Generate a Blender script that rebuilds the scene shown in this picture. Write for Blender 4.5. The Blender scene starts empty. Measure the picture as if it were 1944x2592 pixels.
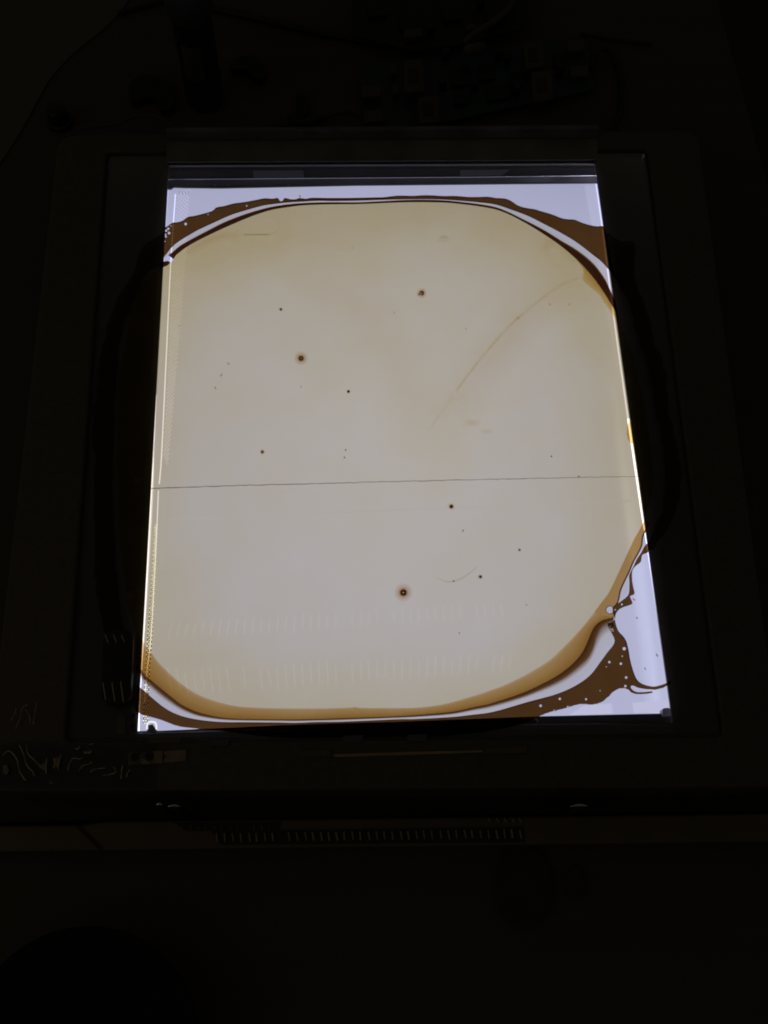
import bpy, bmesh, math, random
from mathutils import Vector, Matrix, noise as mnoise
from mathutils.geometry import tessellate_polygon
random.seed(7)
S = bpy.context.scene
C = S.collection

# ---------------------------------------------------------------- camera
FPX, CX, CY = 2600.0, 972.0, 1296.0          # focal length in photograph pixels
CAM = Vector((-0.03069205, -0.25869834, 0.55542082))
ROT = Matrix(((0.999004079, 0.016925810, -0.041283969),
              (-0.030954066, 0.929294316, -0.368040650),
              (0.032135572, 0.368952017, 0.928892735)))
cd = bpy.data.cameras.new('camera'); cam = bpy.data.objects.new('camera', cd); C.objects.link(cam)
cd.sensor_fit = 'VERTICAL'; cd.sensor_height = 24.0; cd.lens = 24.0 * FPX / 2592.0
cd.clip_start = 0.01; cd.clip_end = 50
cam.matrix_world = Matrix.Translation(CAM) @ ROT.to_4x4()
S.camera = cam

# ---------------------------------------------------------------- light: a dark room, lit by the panel and its faint warm bounce
w = bpy.data.worlds.new('World'); S.world = w; w.use_nodes = True
w.node_tree.nodes['Background'].inputs[0].default_value = (1.0, 0.87, 0.69, 1)
w.node_tree.nodes['Background'].inputs[1].default_value = 0.0175
ld = bpy.data.lights.new('left_fill', 'AREA'); ld.energy = 0.22; ld.size = 0.9; ld.color = (1.0, 0.82, 0.52)  # added unseen fill lamp, makes the left side brighter
lo = bpy.data.objects.new('left_fill', ld); C.objects.link(lo)
lo.location = (-0.95, -0.35, 0.75)
lo.rotation_euler = (Vector((0, 0.0, 0.0)) - lo.location).to_track_quat('-Z', 'Y').to_euler()
S.view_settings.view_transform = 'Standard'; S.view_settings.look = 'None'
S.view_settings.exposure = 0.0; S.view_settings.gamma = 1.0
S.render.engine = 'CYCLES'
S.cycles.transparent_max_bounces = 48
S.cycles.max_bounces = 8
S.cycles.filter_width = 1.9

# heights (metres)
Z_TABLE, Z_PANEL, Z_TRAY, Z_RIM = 0.0, 0.033, 0.045, 0.0495
Z_PANE0, Z_PANE1 = 0.0454, 0.0474

def P(px, py, z):
    """point of the place at height z that lies under the photograph's pixel (px, py)"""
    d = ROT @ Vector(((px - CX) / FPX, -(py - CY) / FPX, -1.0))
    t = (z - CAM.z) / d.z
    return CAM + d * t

# ---------------------------------------------------------------- helpers
def tag(o, label=None, cat=None, group=None, kind=None):
    if label: o['label'] = label
    if cat: o['category'] = cat
    if group: o['group'] = group
    if kind: o['kind'] = kind
    return o

def empty(name, loc, label=None, cat=None, group=None):
    o = bpy.data.objects.new(name, None); C.objects.link(o); o.location = loc
    o.empty_display_size = 0.01
    return tag(o, label, cat, group)

def link(name, me, mat, parent=None, smooth=False, bevel=0.0):
    o = bpy.data.objects.new(name, me); C.objects.link(o)
    if mat and not me.materials: me.materials.append(mat)
    if smooth:
        for p in me.polygons: p.use_smooth = True
    if parent:
        o.parent = parent
        o.matrix_parent_inverse = Matrix.Translation(parent.location).inverted()
    if bevel:
        m = o.modifiers.new('bevel', 'BEVEL'); m.width = bevel; m.segments = 2; m.limit_method = 'ANGLE'
        m.angle_limit = math.radians(40)
    return o

def mesh(verts, faces, name='mesh'):
    me = bpy.data.meshes.new(name); me.from_pydata([tuple(v) for v in verts], [], faces); me.update(); return me

def fix(me):
    bm = bmesh.new(); bm.from_mesh(me)
    bmesh.ops.remove_doubles(bm, verts=bm.verts, dist=1e-6)
    bmesh.ops.recalc_face_normals(bm, faces=bm.faces); bm.to_mesh(me); bm.free(); me.update(); return me

def prism(pts, z0, z1, name='mesh'):
    """solid with the outline pts (world xy) between two heights"""
    n = len(pts)
    v = [(p[0], p[1], z1) for p in pts] + [(p[0], p[1], z0) for p in pts]
    tri = tessellate_polygon([[Vector((p[0], p[1], 0)) for p in pts]])
    f = [tuple(t) for t in tri] + [tuple(i + n for i in reversed(t)) for t in tri]
    for i in range(n):
        j = (i + 1) % n
        f.append((i, i + n, j + n, j))
    return fix(mesh(v, f, name))

def pxy(pts, z): return [P(x, y, z).xy for x, y in pts]

def rounded(pts, r, k=6):
    """round the corners of a convex outline"""
    out = []; n = len(pts)
    for i in range(n):
        a, b, c = Vector(pts[i - 1]), Vector(pts[i]), Vector(pts[(i + 1) % n])
        u, v = (a - b).normalized(), (c - b).normalized()
        p0, p1 = b + u * r, b + v * r
        for j in range(k + 1):
            t = j / k
            out.append((1 - t) ** 2 * p0 + 2 * t * (1 - t) * b + t * t * p1)
    return out

def ring(po, pi, z0, z1):
    n = len(po)
    v = [(p[0], p[1], z1) for p in po] + [(p[0], p[1], z1) for p in pi] + [(p[0], p[1], z0) for p in po] + [(p[0], p[1], z0) for p in pi]
    f = []
    for i in range(n):
        j = (i + 1) % n
        f += [(i, j, n + j, n + i), (2 * n + i, 3 * n + i, 3 * n + j, 2 * n + j),
              (i, 2 * n + i, 2 * n + j, j), (n + i, n + j, 3 * n + j, 3 * n + i)]
    return fix(mesh(v, f))

def box(c, s, rz=0.0):
    m = Matrix.Rotation(rz, 3, 'Z')
    v = [Vector(c) + m @ Vector((sx * s[0] / 2, sy * s[1] / 2, sz * s[2] / 2)) for sx in (-1, 1) for sy in (-1, 1) for sz in (-1, 1)]
    f = [(0, 1, 3, 2), (4, 6, 7, 5), (0, 4, 5, 1), (2, 3, 7, 6), (0, 2, 6, 4), (1, 5, 7, 3)]
    return fix(mesh(v, f))

def smooth_line(pts, n):
    """Catmull-Rom through pts, n samples evenly spaced along it"""
    pts = [Vector(p) for p in pts]
    fine = []
    for i in range(len(pts) - 1):
        p0, p1, p2, p3 = pts[max(i - 1, 0)], pts[i], pts[i + 1], pts[min(i + 2, len(pts) - 1)]
        for k in range(12):
            t = k / 12
            fine.append(0.5 * ((2 * p1) + (p2 - p0) * t + (2 * p0 - 5 * p1 + 4 * p2 - p3) * t * t + (3 * p1 - p0 - 3 * p2 + p3) * t ** 3))
    fine.append(pts[-1])
    L = [0.0]
    for a, b in zip(fine, fine[1:]): L.append(L[-1] + (b - a).length)
    out = []; k = 0
    for i in range(n):
        s = L[-1] * i / (n - 1)
        while k < len(L) - 2 and L[k + 1] < s: k += 1
        d = L[k + 1] - L[k]
        t = 0 if d < 1e-12 else (s - L[k]) / d
        out.append(fine[k].lerp(fine[k + 1], min(max(t, 0), 1)))
    return out

def tube(pts, radii, seg=8, cap=True):
    pts = [Vector(p) for p in pts]
    if not hasattr(radii, '__len__'): radii = [radii] * len(pts)
    v, f = [], []
    up = Vector((0, 0, 1))
    for i, p in enumerate(pts):
        d = (pts[min(i + 1, len(pts) - 1)] - pts[max(i - 1, 0)]).normalized()
        a = d.cross(up)
        if a.length < 1e-4: a = d.cross(Vector((1, 0, 0)))
        a.normalize(); b = a.cross(d)
        for k in range(seg):
            t = 2 * math.pi * k / seg
            v.append(p + (a * math.cos(t) + b * math.sin(t)) * radii[i])
    for i in range(len(pts) - 1):
        for k in range(seg):
            f.append((i * seg + k, i * seg + (k + 1) % seg, (i + 1) * seg + (k + 1) % seg, (i + 1) * seg + k))
    if cap:
        f.append(tuple(range(seg))); f.append(tuple((len(pts) - 1) * seg + k for k in reversed(range(seg))))
    return fix(mesh(v, f))

def lathe(c, prof, seg=32):
    v, f = [], []
    for r, z in prof:
        for k in range(seg):
            t = 2 * math.pi * k / seg
            v.append((c[0] + r * math.cos(t), c[1] + r * math.sin(t), c[2] + z))
    for i in range(len(prof) - 1):
        for k in range(seg):
            f.append((i * seg + k, i * seg + (k + 1) % seg, (i + 1) * seg + (k + 1) % seg, (i + 1) * seg + k))
    f.append(tuple(range(seg))); f.append(tuple((len(prof) - 1) * seg + k for k in range(seg)))
    return fix(mesh(v, f))

# ---------------------------------------------------------------- materials
def plain(name, col, rough=0.5, metal=0.0, spec=0.5, noise=0.25, scale=60.0, bump=0.0):
    m = bpy.data.materials.new(name); m.use_nodes = True
    nt = m.node_tree; b = nt.nodes['Principled BSDF']
    b.inputs['Roughness'].default_value = rough; b.inputs['Metallic'].default_value = metal
    b.inputs['Specular IOR Level'].default_value = spec
    tc = nt.nodes.new('ShaderNodeTexCoord'); nz = nt.nodes.new('ShaderNodeTexNoise')
    nz.inputs['Scale'].default_value = scale; nz.inputs['Detail'].default_value = 6
    nt.links.new(tc.outputs['Object'], nz.inputs['Vector'])
    r = nt.nodes.new('ShaderNodeValToRGB')
    r.color_ramp.elements[0].position = 0.3; r.color_ramp.elements[1].position = 0.7
    r.color_ramp.elements[0].color = tuple(c * (1 - noise) for c in col) + (1,)
    r.color_ramp.elements[1].color = tuple(min(c * (1 + noise), 1) for c in col) + (1,)
    nt.links.new(nz.outputs['Fac'], r.inputs['Fac']); nt.links.new(r.outputs['Color'], b.inputs['Base Color'])
    if bump:
        bp = nt.nodes.new('ShaderNodeBump'); bp.inputs['Strength'].default_value = bump; bp.inputs['Distance'].default_value = 0.001
        nt.links.new(nz.outputs['Fac'], bp.inputs['Height']); nt.links.new(bp.outputs['Normal'], b.inputs['Normal'])
    return m

def wood(name):
    m = plain(name, (0.068, 0.059, 0.041), 0.75, noise=0.10, scale=1.0, bump=0.1)
    nt = m.node_tree
    tc = next(n for n in nt.nodes if n.type == 'TEX_COORD'); nz = next(n for n in nt.nodes if n.type == 'TEX_NOISE')
    mp = nt.nodes.new('ShaderNodeMapping'); mp.inputs['Scale'].default_value = (5, 60, 20)
    nt.links.new(tc.outputs['Object'], mp.inputs['Vector']); nt.links.new(mp.outputs['Vector'], nz.inputs['Vector'])
    return m

def emit(name, col, strength, attr=None, grain=0.0):
    m = bpy.data.materials.new(name); m.use_nodes = True; nt = m.node_tree; nt.nodes.clear()
    out = nt.nodes.new('ShaderNodeOutputMaterial'); e = nt.nodes.new('ShaderNodeEmission')
    e.inputs['Color'].default_value = col + (1,); e.inputs['Strength'].default_value = strength
    nt.links.new(e.outputs[0], out.inputs[0])
    if attr:
        a = nt.nodes.new('ShaderNodeAttribute'); a.attribute_name = attr
        nt.links.new(a.outputs['Color'], e.inputs['Color'])
    return m

def dye(name, noise=0.03, scale=40.0, hatch=None):
    """coloured liquid dried on clear glass: light passes through, tinted by the mesh's own 'dye' attribute"""
    m = bpy.data.materials.new(name); m.use_nodes = True; nt = m.node_tree; nt.nodes.clear()
    out = nt.nodes.new('ShaderNodeOutputMaterial'); t = nt.nodes.new('ShaderNodeBsdfTransparent')
    a = nt.nodes.new('ShaderNodeAttribute'); a.attribute_name = 'dye'
    tc = nt.nodes.new('ShaderNodeTexCoord'); nz = nt.nodes.new('ShaderNodeTexNoise')
    nz.inputs['Scale'].default_value = scale; nz.inputs['Detail'].default_value = 5
    nt.links.new(tc.outputs['Object'], nz.inputs['Vector'])
    mr = nt.nodes.new('ShaderNodeMapRange'); mr.inputs['From Min'].default_value = 0.3; mr.inputs['From Max'].default_value = 0.7
    mr.inputs['To Min'].default_value = 1 + 2 * noise; mr.inputs['To Max'].default_value = 1 - 2 * noise
    nt.links.new(nz.outputs['Fac'], mr.inputs['Value'])
    g = nt.nodes.new('ShaderNodeGamma')            # thicker or thinner film: density varies, hue stays
    nt.links.new(a.outputs['Color'], g.inputs['Color']); nt.links.new(mr.outputs['Result'], g.inputs['Gamma'])
    nt.links.new(g.outputs['Color'], t.inputs['Color']); nt.links.new(t.outputs[0], out.inputs[0])
    return m

def glass(name):
    m = bpy.data.materials.new(name); m.use_nodes = True; nt = m.node_tree; nt.nodes.clear()
    out = nt.nodes.new('ShaderNodeOutputMaterial'); mix = nt.nodes.new('ShaderNodeMixShader')
    fr = nt.nodes.new('ShaderNodeFresnel'); fr.inputs['IOR'].default_value = 1.45
    t = nt.nodes.new('ShaderNodeBsdfTransparent'); t.inputs['Color'].default_value = (0.985, 0.985, 0.985, 1)
    gl = nt.nodes.new('ShaderNodeBsdfGlossy'); gl.inputs['Roughness'].default_value = 0.03
    nt.links.new(fr.outputs[0], mix.inputs[0]); nt.links.new(t.outputs[0], mix.inputs[1]); nt.links.new(gl.outputs[0], mix.inputs[2])
    nt.links.new(mix.outputs[0], out.inputs[0]); return m

M = {
    'wood': wood('bench_wood'),
    'floor': plain('floor_dark', (0.03, 0.028, 0.022), 0.8),
    'paper': plain('paper', (0.115, 0.105, 0.073), 0.85, noise=0.06, scale=12),
    'plastic': plain('housing_plastic', (0.085, 0.072, 0.052), 0.5, noise=0.12, scale=300, bump=0.1),
    'tray': plain('tray_plastic', (0.115, 0.098, 0.072), 0.5, noise=0.15, scale=40),
    'black': plain('black_plastic', (0.012, 0.012, 0.012), 0.35, noise=0.1),
    'trench': plain('dark_shell', (0.02, 0.018, 0.015), 0.6),
    'gloss': plain('glossy_black_wall', (0.035, 0.034, 0.036), 0.12, noise=0.2, scale=25),
    'lip_sheen': plain('painted_lip_sheen', (0.13, 0.13, 0.16), 0.22, noise=0.45, scale=30, bump=0.08),
    'recess': plain('slot_recess', (0.045, 0.037, 0.027), 0.6),
    'chrome': plain('chrome', (0.9, 0.9, 0.92), 0.08, metal=1.0, noise=0.03),
    'foil': plain('foil_tape', (0.095, 0.092, 0.09), 0.35, metal=0.0, noise=0.1),
    'steel': plain('dull_steel', (0.24, 0.185, 0.125), 0.5, noise=0.15, scale=120),
    'amber': plain('amber_tape', (0.55, 0.34, 0.12), 0.5, noise=0.1),
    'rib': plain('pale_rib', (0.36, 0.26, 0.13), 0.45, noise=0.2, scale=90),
    'lip': plain('lip_plastic', (0.115, 0.09, 0.06), 0.5, noise=0.1),
    'crease_glint': plain('film_glint', (0.55, 0.44, 0.26), 0.3, noise=0.3, scale=30),
    'magnet': plain('dark_reflection_black', (0.006, 0.006, 0.006), 0.5),
    'pcb': plain('board_green', (0.010, 0.048, 0.032), 0.5, noise=0.3, scale=150),
    'pcb_dark': plain('board_dark', (0.012, 0.013, 0.011), 0.5, noise=0.4, scale=150),
    'coil': plain('yellow_tape', (0.065, 0.055, 0.03), 0.55, noise=0.15, scale=80),
    'socket': plain('beige_socket', (0.075, 0.063, 0.045), 0.6, noise=0.1),
    'chip': plain('chip_black', (0.008, 0.008, 0.009), 0.4),
    'cable': plain('cable_black', (0.010, 0.011, 0.012), 0.5),
    'navy': plain('navy_rubber', (0.012, 0.017, 0.028), 0.5),
    'cap': plain('cap_blue_grey', (0.06, 0.075, 0.09), 0.45, noise=0.1),
    'label': plain('bottle_label', (0.07, 0.07, 0.075), 0.5),
    'wire': plain('yellow_wire', (0.13, 0.11, 0.06), 0.5),
    'green': plain('dark_green_plastic', (0.004, 0.010, 0.006), 0.8, spec=0.15),
    'glass': glass('clear_glass'),
    'dye': dye('dried_liquid'),
    'dye_soft': dye('faint_liquid', noise=0.10, scale=14.0),
}

# ================================================================ the setting: bench and floor
tb = [P(-700, -300, 0).xy, P(1785, -120, 0).xy, P(2010, 700, 0).xy, P(2500, 2900, 0).xy, P(-700, 2900, 0).xy]
o = link('tabletop', prism([tuple(p) for p in tb], -0.03, 0.0), M['wood'], bevel=0.002); tag(o, kind='structure')
o = link('floor', mesh([(-4, -4, -0.75), (4, -4, -0.75), (4, 4, -0.75), (-4, 4, -0.75)], [(0, 1, 2, 3)]), M['floor']); tag(o, kind='structure')

# ================================================================ the monitor, face up, front bezel and screen taken off
OUT = [(148, 342), (1766, 330), (1990, 1992), (-42, 2004)]
INN = [(268, 384), (1640, 376), (1833, 1866), (163, 1878)]
WIN = [(427, 419), (1506, 414), (1703, 1830), (347, 1858)]
mon = empty('monitor', (0, 0, 0), 'black monitor housing lying face up with its backlight glowing white', 'monitor')
ro = rounded(pxy(OUT, Z_RIM), 0.012); ri = rounded(pxy(INN, Z_RIM), 0.004)
link('outer_rim', ring(ro, ri, 0.012, Z_RIM), M['plastic'], mon, bevel=0.0012)
INT = [(250, 372), (1658, 362), (1856, 1878), (146, 1890)]
to = rounded(pxy(INT, Z_TRAY), 0.004, 2); ti = rounded(pxy(WIN, Z_TRAY), 0.0006, 2)
link('inner_tray', ring(to, ti, Z_TRAY - 0.0015, Z_TRAY), M['tray'], mon)
# floor of the shell under the light unit
link('back_shell', prism([tuple(p) for p in pxy([(170, 380), (1740, 370), (1960, 1975), (-10, 1985)], 0.012)], 0.004, 0.012), M['trench'], mon)

# back cover lip at the near side, with its row of cooling slots
lip_pts = [(-160, 2092), (205, 2088), (275, 2078), (2050, 2058), (2060, 2128), (-160, 2158)]
link('cover_lip', prism([tuple(p) for p in pxy(lip_pts, 0.018)], 0.0, 0.018), M['lip'], mon, bevel=0.001)
link('front_trench', prism([tuple(p) for p in pxy([(-120, 1990), (2030, 1975), (2040, 2052), (-120, 2082)], 0.010)], 0.0, 0.010), M['trench'], mon)
link('cover_seam', prism([tuple(p) for p in pxy([(193, 2094), (203, 2091), (262, 2149), (250, 2151)], 0.0186)], 0.0181, 0.0186), M['black'], mon)
link('slot_recess', prism([tuple(p) for p in pxy([(535, 2104), (1325, 2094), (1328, 2132), (560, 2138)], 0.0187)], 0.0182, 0.0187), M['trench'], mon)
link('slot_recess', prism([tuple(p) for p in pxy([(440, 2082), (712, 2081), (704, 2101), (470, 2103)], 0.0187)], 0.0182, 0.0187), M['trench'], mon)
def bar(a, b, wpx, z, h=0.0009):
    a0, b0 = P(a[0], a[1], z), P(b[0], b[1], z)
    d = (b0 - a0).normalized(); n = Vector((-d.y, d.x, 0)) * (wpx / 2 * 0.00023)
    return prism([(q.x, q.y) for q in (a0 + n, a0 - n, b0 - n, b0 + n)], z - h, z)
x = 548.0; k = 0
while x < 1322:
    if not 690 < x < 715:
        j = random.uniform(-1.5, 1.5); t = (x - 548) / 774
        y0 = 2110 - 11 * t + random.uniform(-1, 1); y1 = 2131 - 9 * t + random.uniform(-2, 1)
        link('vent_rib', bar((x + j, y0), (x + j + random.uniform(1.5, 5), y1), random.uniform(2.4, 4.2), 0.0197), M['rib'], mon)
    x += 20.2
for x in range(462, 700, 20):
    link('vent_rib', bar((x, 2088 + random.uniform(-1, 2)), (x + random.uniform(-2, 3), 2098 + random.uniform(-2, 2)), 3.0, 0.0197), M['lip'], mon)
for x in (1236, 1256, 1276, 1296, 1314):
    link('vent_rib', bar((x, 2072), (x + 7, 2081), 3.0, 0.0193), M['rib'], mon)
# raised chrome beads, added and shaped to give the near edge its glints
for px, py, L in ((1466, 2041, 0.0085), (440, 2042, 0.006), (403, 2038, 0.003)):
    p = P(px, py, 0.052)
    v = [(p.x - L / 2 + L * i / 8, p.y + 0.0006 * math.sin(math.pi * i / 8), 0.052) for i in range(9)]
    sc = link('glint_bead', tube(v, [0.00012 + 0.0005 * math.sin(math.pi * i / 8) for i in range(9)], 12), M['chrome'], mon, smooth=True)
    link('bead_post', box((p.x, p.y, 0.031), (L * 0.6, 0.002, 0.042)), M['black'], mon)

def leaning(a, b, n, h, back, thick):
    n = n.normalized(); up = Vector((0, 0, h))
    v = [a, b, b + n * back + up, a + n * back + up, a + n * thick, b + n * thick, b + n * thick + up, a + n * thick + up]
    return fix(mesh(v, [(0, 1, 2, 3), (3, 2, 6, 7), (4, 7, 6, 5), (0, 3, 7, 4), (1, 5, 6, 2), (0, 4, 5, 1)]))
a_, b_ = P(424, 355, Z_RIM - .0003), P(1512, 348, Z_RIM - .0003)
d_ = (b_ - a_).normalized(); n_ = Vector((-d_.y, d_.x, 0)) * .0025
link('back_lip', leaning(a_, b_, n_, .0058, .0015, .0045), M['lip_sheen'], mon)  # bluish grey colour paints the panel's sheen on the lip
link('lit_tray_plate', prism([tuple(p) for p in rounded(pxy([(424, 357), (1512, 350), (1514, 404), (420, 410)], Z_RIM + .0002), .002, 3)], Z_RIM - .0006, Z_RIM + .0002), plain('lit_tray_tone', (.15, .138, .122), .35, noise=.25, scale=35), mon, bevel=.0004)  # added paler plate, paints the light falling on the far tray
# ---- the light unit: diffuser sheet glowing from below, lamps along both long sides
LITT = [(396, 470), (1560, 460)]                  # far edge of the diffuser runs under the tray on both sides
tl, tr = P(300, 465, Z_PANEL), P(1640, 455, Z_PANEL)
bl, br = P(250, 1900, Z_PANEL), P(1830, 1885, Z_PANEL)
NX, NY = 90, 110
eR = [P(1512, 463, Z_PANEL), P(1697, 1832, Z_PANEL)]; eL = [P(421, 472, Z_PANEL), P(349, 1850, Z_PANEL)]
vs, cols = [], []
for j in range(NY + 1):
    for i in range(NX + 1):
        p = tl.lerp(tr, i / NX).lerp(bl.lerp(br, i / NX), j / NY); vs.append(p)
        v = (eR[0].y - p.y) / (eR[0].y - eR[1].y)
        xr = eR[0].x + (eR[1].x - eR[0].x) * v; xl = eL[0].x + (eL[1].x - eL[0].x) * v
        dr, dl = xr - p.x, p.x - xl
        b = 0.95 - 0.03 * v
        b *= 1 + 0.26 * math.exp(-((dr - 0.0065) / 0.0032) ** 2) * min(max((v - 0.35) / 0.4, 0), 1)
        b *= 1 + 0.10 * math.exp(-dr / 0.004) + 0.06 * math.exp(-max(dl, 0) / 0.006)
        b *= 1 + 0.10 * math.exp(-(((p.x - (xl + xr) / 2) / 0.09) ** 2 + ((v - 0.55) / 0.36) ** 2))
        b *= 1 - 0.05 * math.exp(-((v - 0.02) / 0.1) ** 2)
        b *= 1.07; cols.append((0.475 * b, 0.485 * b, 0.69 * b, 1))
me = mesh(vs, [(j * (NX + 1) + i, (j + 1) * (NX + 1) + i, (j + 1) * (NX + 1) + i + 1, j * (NX + 1) + i + 1) for j in range(NY) for i in range(NX)])
ca = me.color_attributes.new('glow', 'FLOAT_COLOR', 'POINT')
for i, c in enumerate(cols): ca.data[i].color = c
M['diffuser'] = emit('backlight', (1, 1, 1), 1.0, attr='glow')
M['lamp'] = emit('lamp_tube', (0.95, 0.98, 1.5), 2.2)
M['lamp_dim'] = emit('lamp_tube_dim', (0.9, 0.92, 1.4), 1.15)
dif = link('diffuser', me, M['diffuser'], mon)
def lamp(pts, r, mat, name='lamp_tube'):
    z = Z_PANEL + 0.002
    pp = smooth_line([P(x, y, z) for x, y in pts], 60)
    return link(name, tube(pp, r, 8), mat, dif, smooth=True)
lamp([(425, 482), (418, 600), (403, 850), (395, 1000)], 0.00022, M['lamp_dim'])
lamp([(395, 1000), (383, 1240), (363, 1610), (354, 1760), (351, 1850)], 0.00034, M['lamp'])
lamp([(444, 492), (432, 670), (421, 900), (409, 1150), (403, 1225)], 0.00034, M['lamp_dim'])
lamp([(401, 1242), (395, 1380), (383, 1600), (372, 1700), (366, 1780)], 0.00028, M['lamp_dim'])
lamp([(390, 1060), (387, 1230), (372, 1500), (360, 1680)], 0.00025, M['lamp_dim'])
lamp([(1509, 466), (1524, 572), (1554, 805), (1591, 1070)], 0.00045, M['lamp_dim'])
lamp([(1590, 1060), (1624, 1292), (1643, 1404), (1690, 1727), (1699, 1790)], 0.0006, M['lamp'])
# reflection in the right wall, painted as a brighter glowing wedge
gp = [P(x, y, Z_PANEL + 0.0006) for x, y in ((1480, 468), (1530, 760), (1562, 940), (1600, 1150), (1625, 1290), (1660, 1290), (1640, 1060), (1600, 760), (1560, 466))]
M['guide'] = emit('wall_reflection', (0.53, 0.535, 0.76), 1.0)  # glow of the painted wall reflection, not of the light guide
link('wall_reflection', prism([(p.x, p.y) for p in gp], Z_PANEL + 0.0002, Z_PANEL + 0.0006), M['guide'], dif)
# printed net of dots along the left side of the light guide
def net(name, pL, pR, nrow, ncol, rad):
    verts, faces = [], []
    for j in range(nrow):
        t = (j + 0.5) / nrow
        a = smooth_line([P(x, y, Z_PANEL + 0.0008) for x, y in pL], nrow)[j]; b = smooth_line([P(x, y, Z_PANEL + 0.0008) for x, y in pR], nrow)[j]
        for i in range(ncol):
            c = a.lerp(b, (i + (0.25 if j % 2 else 0.75)) / ncol); r = rad * (0.9 + 0.2 * random.random()); n0 = len(verts)
            for kk in range(4):
                ang = math.pi / 2 * kk
                verts.append((c.x + r * math.cos(ang), c.y + r * 1.1 * math.sin(ang), c.z))
            faces.append((n0, n0 + 1, n0 + 2, n0 + 3))
    o = link(name, mesh(verts, faces), M['netink'], dif); o['kind'] = 'stuff'
M['netink'] = emit('guide_dot', (0.62, 0.62, 0.86), 1.0)
net('dot_net', [(449, 492), (437, 670), (427, 900), (414, 1150)], [(480, 480), (471, 640), (450, 900), (425, 1180)], 130, 4, 0.0006)
M['netink2'] = emit('guide_dot_bright', (1.0, 0.98, 0.95), 1.0)
# darker ground under the lower net, with bright diamonds on it
gl_ = [(392, 1330), (383, 1480), (374, 1600), (366, 1720), (362, 1830)]; gr_ = [(398, 1330), (392, 1480), (386, 1600), (378, 1720), (374, 1830)]
gA = [P(x, y, Z_PANEL + 0.0007) for x, y in gl_]; gB = [P(x, y, Z_PANEL + 0.0007) for x, y in gr_]
link('net_backing', mesh(gA + gB, [(i, i + 1, len(gA) + i + 1, len(gA) + i) for i in range(len(gA) - 1)]), plain('net_ground', (0.08, 0.08, 0.08), 0.7), dif)
M['netink'] = M['netink2']
net('dot_net', gl_, gr_, 95, 2, 0.00055)

for q0, q1, f_ in (((412, 1315), (1596, 1268), 1.115),):
    u0, u1 = P(q0[0], q0[1], Z_PANEL + .0004), P(q1[0], q1[1], Z_PANEL + .0004)
    e_ = Vector((0, .0005, 0))
    link('diffuser_bright_line', mesh([u0 - e_, u1 - e_, u1 + e_, u0 + e_], [(0, 1, 2, 3)]), emit('bright_line_glow', (0.475 * .94 * f_, 0.485 * .94 * f_, 0.685 * .94 * f_), 1.0), dif)  # thin brighter line laid over the diffuser
# ---- walls of the window
def plate(pts_z, mat, name, parent, th=0.001):
    top = [P(x, y, z) for x, y, z in pts_z]; n = len(top)
    v = top + [p - Vector((0, 0, th)) for p in top]
    f = [tuple(range(n)), tuple(range(2 * n - 1, n - 1, -1))] + [(i, n + i, n + (i + 1) % n, (i + 1) % n) for i in range(n)]
    return link(name, fix(mesh(v, f)), mat, parent)
plate([(424, 420.5, .0436), (1509, 415.5, .0436), (1513, 444, .0385), (423, 453, .0385)], M['gloss'], 'far_wall', mon)
plate([(419, 454, .0384), (1519, 445, .0384), (1522, 462, .0345), (900, 468, .0345), (560, 475, .0345), (465, 474, .0345), (440, 473, .0345), (433, 478, .0345), (417, 477, .0345)], M['gloss'], 'far_ledge', mon)
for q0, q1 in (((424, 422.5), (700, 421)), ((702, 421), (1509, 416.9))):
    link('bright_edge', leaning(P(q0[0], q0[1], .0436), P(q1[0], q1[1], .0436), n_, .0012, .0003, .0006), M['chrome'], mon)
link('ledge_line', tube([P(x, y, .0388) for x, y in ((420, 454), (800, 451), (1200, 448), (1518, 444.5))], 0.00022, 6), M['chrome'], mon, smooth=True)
plate([(640, 432, .0417), (768, 431, .0417), (770, 451, .0389), (642, 452, .0389)], M['foil'], 'foil_tape', mon, 0.0002)
plate([(1165, 430, .0417), (1290, 429, .0417), (1270, 443, .0395), (1165, 444, .0395)], M['foil'], 'foil_tape', mon, 0.0002)
for px in (545, 578, 730, 1262):
    p = P(px, 472 - px * 0.006, .0352); link('dust_speck', lathe(p, [(0.0001, -.0003), (0.0006, 0), (0.0001, .0004)], 8), M['paper'], mon)
# near ledge with its clips
plate([(340, 1851, .0385), (372, 1850, .0385), (374, 1836, .0385), (386, 1833, .0385), (398, 1850, .0385), (560, 1843, .0385), (750, 1834, .0385), (1000, 1827, .0385), (1370, 1813, .0385), (1672, 1806, .0385), (1705, 1803, .0385), (1720, 1880, .0385), (330, 1895, .0385)], M['gloss'], 'near_ledge', mon)
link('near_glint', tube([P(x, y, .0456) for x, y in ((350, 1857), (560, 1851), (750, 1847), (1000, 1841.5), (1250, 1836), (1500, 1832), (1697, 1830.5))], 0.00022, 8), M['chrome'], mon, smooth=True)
def arch(px, py, wpx, hpx, z):
    pts = []
    for i in range(13):
        t = math.pi * i / 12
        c, s = math.cos(t), math.sin(t)
        sg = lambda q: math.copysign(abs(q) ** 0.55, q)
        pts.append(P(px - wpx / 2 * sg(c), py - hpx * sg(s), z))
    return tube(pts, 0.00045, 6)
for px, py, wq, hq in ((1341, 1830, 38, 11), (716, 1846, 36, 9), (1004, 1838, 30, 6)):
    link('clip', arch(px, py, wq, hq, .0398), M['steel'], mon, smooth=True)
link('clip', arch(384, 1846, 24, 19, .0392), M['netink2'], mon, smooth=True)  # lit edge of a light guide notch, its glow given as emission
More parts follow.
